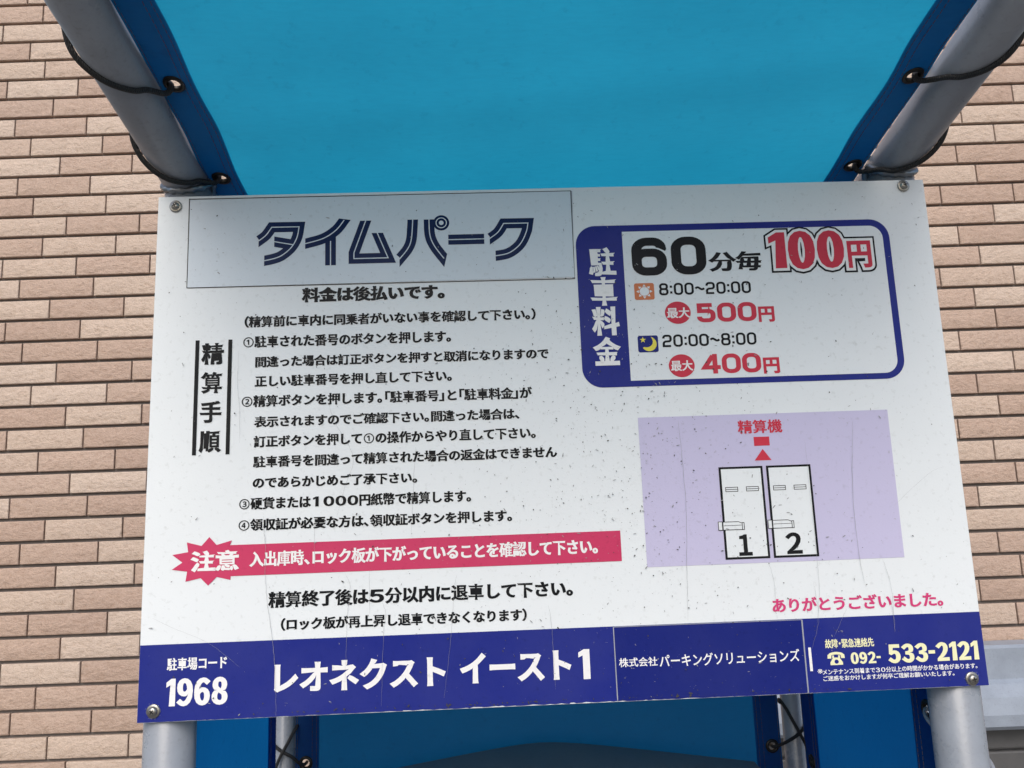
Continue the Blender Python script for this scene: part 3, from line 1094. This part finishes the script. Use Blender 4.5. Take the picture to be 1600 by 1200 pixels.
# lilac parking map
put('map_field', Shape().rect(90.2, 137.2, 374.2, 300.5).cdt(), 'lilac', 1)
put('machine_mark', Shape().rect(218.8, 264.6, 236.4, 274.6).cdt(), 'red', 3)
put('direction_mark', Shape().poly([(227.9, 261.0), (217.8, 248.3), (236.8, 248.3)]).cdt(), 'red', 3)
for (x0, x1, ax) in ((176.4, 225.8, 171.3), (229.8, 279.9, 226.5)):
    put('parking_bay', Shape().rect(x0, 141.8, x1, 242.2).cdt(), 'black', 3)
    put('parking_bay_field', Shape().rect(x0 + 2.5, 144.2, x1 - 2.5, 239.8).cdt(), 'white', 4)
    for q in (6.2, 29.3):
        S_ = Shape().stroke([(x0 + q, 215.1), (x0 + q + 13.4, 215.1), (x0 + q + 13.4, 219.7), (x0 + q, 219.7)], .7, True).stroke([(x0 + q, 217.4), (x0 + q + 13.4, 217.4)], .6)
        put('wheel_stop_mark', S_.cdt(), 'black', 5)
    S_ = Shape().rect(ax, 173.6, ax + 4.5, 182.6).poly([(ax + 4.5, 173.5), (ax + 26.4, 173.6), (ax + 28.6, 173.6), (ax + 28.6, 181.0), (ax + 26.4, 181), (ax + 22.3, 182.3), (ax + 4.5, 182.3)])
    put('lock_arm_fill', S_.cdt(), 'white', 5)
    S_ = Shape().stroke([(ax, 173.6), (ax + 4.4, 173.6), (ax + 4.4, 182.6), (ax, 182.6)], .7, True)
    S_.stroke([(ax + 5.2, 173.6), (ax + 26.4, 173.6), (ax + 26.4, 180.4), (ax + 22.3, 182.2), (ax + 5.2, 182.2)], .7, True)
    S_.stroke([(ax + 26.4, 173.5), (ax + 28.5, 173.5), (ax + 28.5, 181.0), (ax + 26.4, 181.0)], .7, True)
    S_.stroke([(ax + 6, 178.2), (ax + 26.4, 178.4)], .5)
    put('lock_arm_outline', S_.cdt(), 'black', 6)

# warning banner with starburst
S_ = Shape().poly([(-380.8, 186.7), (-372.9, 178.0), (-356.7, 182.3), (-358.6, 177.4), (-330, 177.3), (-330, 144.8), (-357.2, 144.8), (-357.4, 141.0), (-372.0, 144.5), (-380.8, 135.9), (-389.0, 144.0), (-404.8, 140.8), (-403.3, 151.3), (-419.7, 153.7), (-408.7, 160.9), (-419.6, 169.2), (-402.9, 171.6), (-404.6, 181.9), (-388.9, 177.6)])
S_.rect(-331, 144.8, 63.0, 177.3)
put('warning_banner', S_.cdt(), 'crimson', 2)

put('heading_bar', Shape().poly([(-402.2, 403.9), (-397.9, 403.9), (-398.0, 275.1), (-402.3, 275.1)]).cdt(), 'black', 2)
put('heading_bar', Shape().poly([(-365.8, 403.8), (-361.5, 403.8), (-361.6, 275.0), (-365.9, 275.0)]).cdt(), 'black', 2)

# ---- lettering
for (s, x0, x1, zc, h, wx, wz, col, ly) in TEXTS:
    par = sticker if ly == 5 and col == 'paper' else None
    put('lettering', fit(text_shape(s, wx, wz), x0, x1, zc, h), col, ly, par)
put('lettering', Shape().poly([(15.2, 24.5), (22.6, 24.5), (22.6, 54.9), (16.6, 54.9), (10.6, 51.6), (10.6, 46.6), (15.2, 48.6)]).cdt(), 'paper', 3)

# ---- logo: heavy strokes with a fine inline
LOGO = {
 'ta': ([(-334.2, 518.7), (-326.0, 525.2), (-319.4, 534.8), None, (-288.2, 534.6), None, (-290.6, 521.5), (-296.8, 510.0), (-307.0, 501.0), (-316.0, 497.2), (-327.5, 494.8)], 1),
 'ta2': ([(-316.4, 517.4), (-294.7, 513.1)], 1),
 'i': ([(-281.1, 514.0), (-260.7, 519.7), (-246.0, 529.3), (-236.5, 541.4)], 1),
 'i2': ([(-252.1, 523.2), (-252.1, 487.4)], 1),
 'mu': ([(-211.7, 540.1), None, (-225.4, 501.5), None, (-225.4, 494.6), None, (-186.4, 494.6), None, (-198.6, 524.9)], 1),
 'pa': ([(-157.5, 540.0), (-159.3, 517.0), (-163.7, 504.9), (-173.4, 492.6)], 1),
 'pa2': ([(-138.7, 539.7), (-138.0, 520.9), (-133.0, 507.4), (-122.3, 492.1)], 1),
 'bar': ([(-116.9, 514.5), (-75.4, 514.5)], 1),
 'ku': ([(-69.0, 514.7), (-59.1, 522.2), (-52.3, 532.6), None, (-24.0, 532.4), None, (-26.4, 521.5), (-34.0, 507.0), (-47.2, 496.8), (-62.8, 493.6)], 1),
}
def path(seq, n=6):
    segs, cur = [], []
    for p in seq:
        if p is None:
            segs.append(cur)
            cur = [cur[-1]]
        else:
            cur.append(p)
    segs.append(cur)
    out = []
    for s in segs:
        q = smooth_path(s, n) if len(s) > 2 else s
        out += q if not out else q[1:]
    return out
heavy, inline = Shape(), Shape()
for k, (seq, _) in LOGO.items():
    p = path(seq)
    cu = {'ta': 'vv', 'ta2': 'vv', 'i': 'vh', 'i2': 'hh', 'mu': 'hh', 'pa': 'hv', 'pa2': 'hv', 'bar': 'vv', 'ku': 'vv'}[k]
    c0, c1 = ((0, 1) if q == 'v' else (1, 0) for q in cu)
    heavy.stroke(p, 12.2, False, 0.0, c0, c1)
    q = p
    if k == 'i2':
        q = [(-252.1, 516.5), (-252.1, 487.4)]
    inline.stroke(q, 1.15)
# clip the ends of the katakana strokes square with the letters' outline
heavy.ellipse(-124.6, 535.2, 9.3, 9.3)
ring = [(-124.6 + 6.0 * math.cos(2 * math.pi * k / 40), 535.2 + 6.0 * math.sin(2 * math.pi * k / 40)) for k in range(40)]
inline.stroke(ring, 1.0, True)
inline.ellipse(-124.6, 535.2, 2.7, 2.7, 24)
put('logo_lettering', heavy.cdt(), 'logo', 4, plate)
put('logo_inline', inline.cdt(), 'plate', 5, plate)

# ---- squared wide numerals drawn as strokes (unit height, stroke s)
def rr_path(x0, z0, x1, z1, r, n=6):
    pts = []
    for (cx, cz, q) in ((x1 - r, z1 - r, 0), (x0 + r, z1 - r, 1), (x0 + r, z0 + r, 2), (x1 - r, z0 + r, 3)):
        for k in range(n + 1):
            a = math.pi / 2 * (q + k / n)
            pts.append((cx + r * math.cos(a), cz + r * math.sin(a)))
    return pts
def arc(cx, cz, r, a0, a1, n=6):
    return [(cx + r * math.cos(math.radians(a0 + (a1 - a0) * k / n)), cz + r * math.sin(math.radians(a0 + (a1 - a0) * k / n))) for k in range(n + 1)]
def numeral(c, w, s):
    """strokes of one numeral in a box w x 1; returns list of (points, closed), advance"""
    l, rgt, b, t = s / 2, w - s / 2, s / 2, 1 - s / 2
    mid = .5
    r = min((rgt - l) * .42, .26)
    if c == '0':
        return [(rr_path(l, b, rgt, t, r), True)], w
    if c == '8':
        return [(rr_path(l + .02, mid + .02, rgt - .02, t, r * .75), True), (rr_path(l, b, rgt, mid + .02, r * .8), True)], w
    if c == '6':
        return [(rr_path(l, b, rgt, mid + .10, r * .85), True), ([(rgt - .01, t - .20)] + arc(rgt - r * .8, t - r * .8, r * .8, 0, 90) + arc(l + r, t - r, r, 90, 180) + [(l, b + r)], False)], w
    if c == '5':
        return [([(rgt - .02, t), (l + .02, t), (l + .02, mid + .09)] + [(rgt - r * .8, mid + .09)] + arc(rgt - r * .8, mid + .09 - r * .8, r * .8, 90, 0) + arc(rgt - r * .8, b + r * .8, r * .8, 0, -90) + arc(l + r * .8, b + r * .8, r * .8, -90, -180) + [(l, b + .20)], False)], w
    if c == '2':
        return [([(l, t - .22)] + arc(l + r * .8, t - r * .8, r * .8, 180, 90) + arc(rgt - r * .8, t - r * .8, r * .8, 90, 0) + arc(rgt - r * .8, mid + .02 + r * .5, r * .8, 0, -70) + arc(l + r * .9, b + .18, r * .9, 90, 180) + [(l, b), (rgt, b)], False)], w
    if c == '4':
        x = rgt - (rgt - l) * .22
        return [([(x - s * .4, t + s * .1), (l + .02, b + .22), (rgt + s / 2, b + .22)], False), ([(x, 1.0), (x, 0.0)], False)], w
    if c == ':':
        q = s * .55
        return [([(s * .6, .22 - q), (s * .6, .22 + q)], False), ([(s * .6, .70 - q), (s * .6, .70 + q)], False)], s * 1.2
    if c == '~':
        return [([(w * (k / 12) * .95 + .02, .5 + .085 * math.sin(2 * math.pi * k / 12)) for k in range(13)], False)], w
    return [], w
def numerals(s, w, sw, gap):
    S_ = Shape()
    x = 0
    for c in s:
        st, adv = numeral(c, w, sw)
        for p, cl in st:
            S_.stroke([(px_ + x, pz) for px_, pz in p], sw, cl)
        x += adv + gap
    return S_.cdt()
put('lettering', fit(numerals('60', .76, .215, .10), 94.7, 181.6, 488.0, 45.8), 'black', 5)
put('lettering', fit(numerals('500', .76, .205, .075), 165.5, 234.8, 419.1, 22.5), 'red', 5)
put('lettering', fit(numerals('400', .80, .205, .06), 165.1, 234.8, 359.2, 22.6), 'red', 5)
put('lettering', fit(numerals('8:00~20:00', .68, .165, .10), 124.0, 230.9, 448.2, 14.4), 'black', 5)
put('lettering', fit(numerals('20:00~8:00', .68, .165, .10), 123.7, 231.9, 387.3, 14.4), 'black', 5)
put('round_mark', Shape().ellipse(143.8, 420.0, 14.9, 13.2).cdt(), 'red', 5)
put('round_mark', Shape().ellipse(143.8, 358.1, 14.8, 13.2).cdt(), 'red', 5)

# 100 yen: red figures, white rim, black rim
def fee(wx, wz, wy, wyz):
    V_, F_ = [], []
    for c, x0, x1, zc, h in (('１', 255.9, 275.7, 491.4, 43.6), ('０', 278.3, 310.2, 491.1, 46.8), ('０', 312.6, 344.7, 491.2, 46.1), ('円', 348.3, 376.5, 484.1, 33.0)):
        base = glyph(c, .090 if c != '円' else .040, .03)[0]
        ax, bx = min(p[0] for p in base), max(p[0] for p in base)
        az, bz = min(p[1] for p in base), max(p[1] for p in base)
        sx, sz = (x1 - x0) / (bx - ax), h / (bz - az)
        v, f = glyph(c, ((.090 if c != '円' else .040) if wx == 0 else .078 if c != '円' else .034) + wx / sx, .03 + wz / sz, wx == 0)
        b = len(V_)
        V_ += [(x0 + (p[0] - ax) * sx, zc - h / 2 + (p[1] - az) * sz) for p in v]
        F_ += [[b + i for i in t] for t in f]
    S2 = Shape()
    S2.P = [Vector(p) for p in V_]
    S2.F = F_
    return S2.cdt()
put('lettering_rim', fee(5.5, 5.2, 0, 0), 'black', 5)
put('lettering_rim', fee(3.4, 3.1, 0, 0), 'paper', 6)
put('lettering', fee(0, 0, 0, 0), 'red', 7)

# sun and moon icons
sun_i = put('sun_icon', Shape().rrect(95.3, 436.4, 118.3, 456.1, 2.4).cdt(), 'orange', 5)
cx, cz = 106.8, 446.2
S_ = Shape().ellipse(cx, cz, 5.6, 5.2, 28)
for k in range(8):
    a = math.pi / 4 * k + math.pi / 2
    S_.poly([(cx + 9.4 * math.cos(a), cz + 8.6 * math.sin(a)), (cx + 6.6 * math.cos(a + .30), cz + 6.1 * math.sin(a + .30)), (cx + 6.6 * math.cos(a - .30), cz + 6.1 * math.sin(a - .30))])
put('sun_shape', S_.cdt(), 'white', 6, sun_i)
moon_i = put('moon_icon', Shape().rrect(95.5, 374.8, 118.8, 394.2, 2.4).cdt(), 'blue2', 5)
pts = [(108.3 + 8.6 * math.cos(math.radians(a)), 384.4 + 8.4 * math.sin(math.radians(a))) for a in range(-150, 76, 9)]
pts += [(105.3 + 7.4 * math.cos(math.radians(a)), 387.4 + 7.0 * math.sin(math.radians(a))) for a in range(50, -118, -9)]
put('crescent', Shape().poly(pts).cdt(), 'yellow', 6, moon_i)
pts = []
for k in range(10):
    a = math.pi / 2 + math.pi / 5 * k
    r = 3.7 if k % 2 == 0 else 1.5
    pts.append((101.4 + r * math.cos(a), 389.2 + r * math.sin(a)))
put('star', Shape().poly(pts).cdt(), 'yellow', 6, moon_i)

# telephone mark
S_ = Shape().poly([(280.4, 27.8), (294.0, 27.8), (294.0, 30.5), (290.6, 35.4), (283.8, 35.4), (280.4, 30.5)])
S_.rect(283.0, 34.8, 284.9, 37.6).rect(289.5, 34.8, 291.4, 37.6)
S_.stroke(smooth_path([(279.4, 37.2), (281.5, 39.0), (287.2, 39.9), (292.9, 39.0), (295.0, 37.2)]), 2.6)
S_.poly([(277.8, 34.6), (281.9, 34.6), (282.2, 38.0), (278.2, 38.6)]).poly([(292.5, 34.6), (296.6, 34.6), (296.2, 38.6), (292.2, 38.0)])
put('telephone_mark', S_.cdt(), 'cream', 3)
put('telephone_dial', Shape().ellipse(287.2, 31.2, 2.3, 2.1, 20).cdt(), 'blue', 4)

# ---- weathering: hairline cracks in the film, flecks of dirt
CR = [[(-323.5, 206.8), (-322.5, 191.4), (-320.7, 177.6), (-320.1, 142.9), (-317.4, 112.9), (-311.5, 77.4), (-308.3, 41.8), (-306.8, .6)],
 [(-268.5, 201.7), (-268.4, 187.9), (-268.2, 151.4)], [(-209.8, 144.7), (-209.7, 99.8)],
 [(-235.2, 142.6), (-230.1, 128.9), (-232.6, 103.7), (-233.8, 81.2), (-235.9, 22.0)], [(-196.2, 111.2), (-192.5, 99.1), (-195.0, 80), (-198.1, 6.5)],
 [(-437.4, 105.0), (-416.5, 94.2), (-378.1, 77.0), (-345.4, 51.7)],
 [(-116.0, 137.4), (-119.4, 120.0), (-123.4, 76.8), (-132.2, 12.1)], [(-19.3, 101.5), (-16.9, 86.9), (-15.6, 49.6), (-15.1, 15.6)],
 [(270.0, 115.1), (272.2, 76.8), (261.4, 45.3)], [(303.9, 85.8), (287.0, 57.3)], [(353.1, 97.1), (354.0, 73.5), (353.8, 59.0)],
 [(135.3, 295.6), (136.8, 242.0), (136.8, 194.7), (133.2, 138.1), (130.2, 80.3)], [(332.6, 289.1), (326.2, 235.4), (323.1, 182.7), (323.8, 136.1), (327.3, 107.8)],
 [(430.4, 234.5), (410.1, 225.9), (368.0, 192.9)], [(275.8, 269.3), (276.2, 205.4), (276.3, 140.4), (276.1, 107.3), (269.6, 69.8)],
 [(349.2, 136.4), (355.1, 106.8), (354.0, 63.9)], [(222.9, 137.3), (227.4, 114.2), (225.4, 84.0)],
 [(-254.3, 331.0), (-247.3, 307.5), (-226.8, 267.7), (-235.9, 234.0), (-244.9, 202.9)], [(-158.2, 276.8), (-161.2, 231.3), (-164.2, 182.2)],
 [(-353.5, 390.8), (-354.1, 352.9), (-351.4, 324.1), (-350.6, 287.2)]]
V_, F_ = [], []
rg = random.Random(5)
for ci, c in enumerate(CR):
    p = smooth_path(c, 9)
    p = [(x + rg.uniform(-.35, .35), z) for x, z in p]
    w0 = .30 if ci in (0, 5, 11, 12) else .20
    n = len(p)
    b = len(V_)
    for i, (x, z) in enumerate(p):
        t = min(i, n - 1 - i) / (n / 2)
        w_ = w0 * (.35 + .65 * min(1, t * 2.5)) * rg.uniform(.7, 1.2)
        V_ += [(x - w_ / 2, z), (x + w_ / 2, z)]
    F_ += [(b + 2 * i, b + 2 * i + 1, b + 2 * i + 3, b + 2 * i + 2) for i in range(n - 1)]
put('film_crack', (V_, F_), 'hairline', 9, None, 'stuff')

def flecks(name, n, dens, smin, smax, mat, layer, seed, stretch=2.2):
    rg = random.Random(seed)
    V_, F_ = [], []
    while n:
        x, z = rg.uniform(-445, 445), rg.uniform(3, 570)
        if rg.random() > dens(x, z):
            continue
        n -= 1
        s = smin + (smax - smin) * rg.random() ** 3.2
        a = rg.uniform(0, math.pi)
        st = rg.uniform(1, stretch)
        k = rg.randint(5, 7)
        b = len(V_)
        for i in range(k):
            q = 2 * math.pi * i / k
            r = s * rg.uniform(.45, 1)
            u, w_ = r * st * math.cos(q), r * math.sin(q)
            V_.append((x + u * math.cos(a) - w_ * math.sin(a), z + u * math.sin(a) + w_ * math.cos(a)))
        F_.append(list(range(b, b + k)))
    put(name, (V_, F_), mat, layer, None, 'stuff')
def dens_a(x, z):
    return .06 + .9 * math.exp(-((x - 70) / 130) ** 2 - ((z - 290) / 150) ** 2) + .12 * (z < 200 and -300 < x < 330)
flecks('dirt_fleck', 1250, dens_a, .18, 1.0, 'grime', 10, 21)
flecks('dirt_scuff', 1500, dens_a, .15, .75, 'hairline', 8, 22, 5.0)
flecks('edge_grime', 130, lambda x, z: 1.0 if z < 6 and -330 < x < 330 else 0.0, .3, 1.3, 'grime', 9, 23, 3.0)

V_, F_ = [], []
for (sx_, sz_) in ((-433.2, 11.4), (431.8, 7.9)):
    for _ in range(24):
        a, r = rg.uniform(0, 2 * math.pi), 6.6 + rg.expovariate(.8)
        x, z, q = sx_ + r * math.cos(a), sz_ + r * math.sin(a), rg.uniform(.12, .38)
        if z < 1 or abs(x) > 448:
            continue
        b = len(V_)
        V_ += [(x + q * rg.uniform(.5, 1.5) * math.cos(t), z + q * rg.uniform(.5, 1.2) * math.sin(t)) for t in (0, 1.3, 2.6, 3.9, 5.2)]
        F_.append(list(range(b, b + 5)))
put('screw_scuff', (V_, F_), 'stickeredge', 10, None, 'stuff')

# ---- screws with washers
for (x, z, rot) in ((-429.7, 562.9, .5), (424.9, 567.2, .3), (-433.2, 11.4, .9), (431.8, 7.9, .2)):
    Mx = Matrix.Translation((x / 1000, -.0010, z / 1000)) @ Matrix.Rotation(math.pi / 2, 4, 'X') @ Matrix.Rotation(rot, 4, 'Z')
    bm = bmesh.new()
    lathe_bm(bm, [(0, .0046), (.0015, .0046), (.0036, .0040), (.0047, .0026), (.0049, .0012), (.0049, -.0005)], Mx, 28)
    sc_o = obj('screw', bm_mesh('screw', bm), M['screw'], sign, smooth=True)
    bm = bmesh.new()
    lathe_bm(bm, [(.0048, .0011), (.0066, .0010), (.0071, .0004), (.0071, -.0006)], Mx, 32)
    obj('washer', bm_mesh('washer', bm), M['screw'], sc_o, smooth=True)
    bm = bmesh.new()
    for q in (0, 1):
        r = bmesh.ops.create_cube(bm, size=1)
        for v in r['verts']:
            c = Vector((v.co.x * (.0048 if q == 0 else .0013), v.co.y * (.0013 if q == 0 else .0048), .0043 + v.co.z * .0012))
            v.co = Mx @ c
    obj('cross_recess', bm_mesh('cross_recess', bm), M['dark'], sc_o)
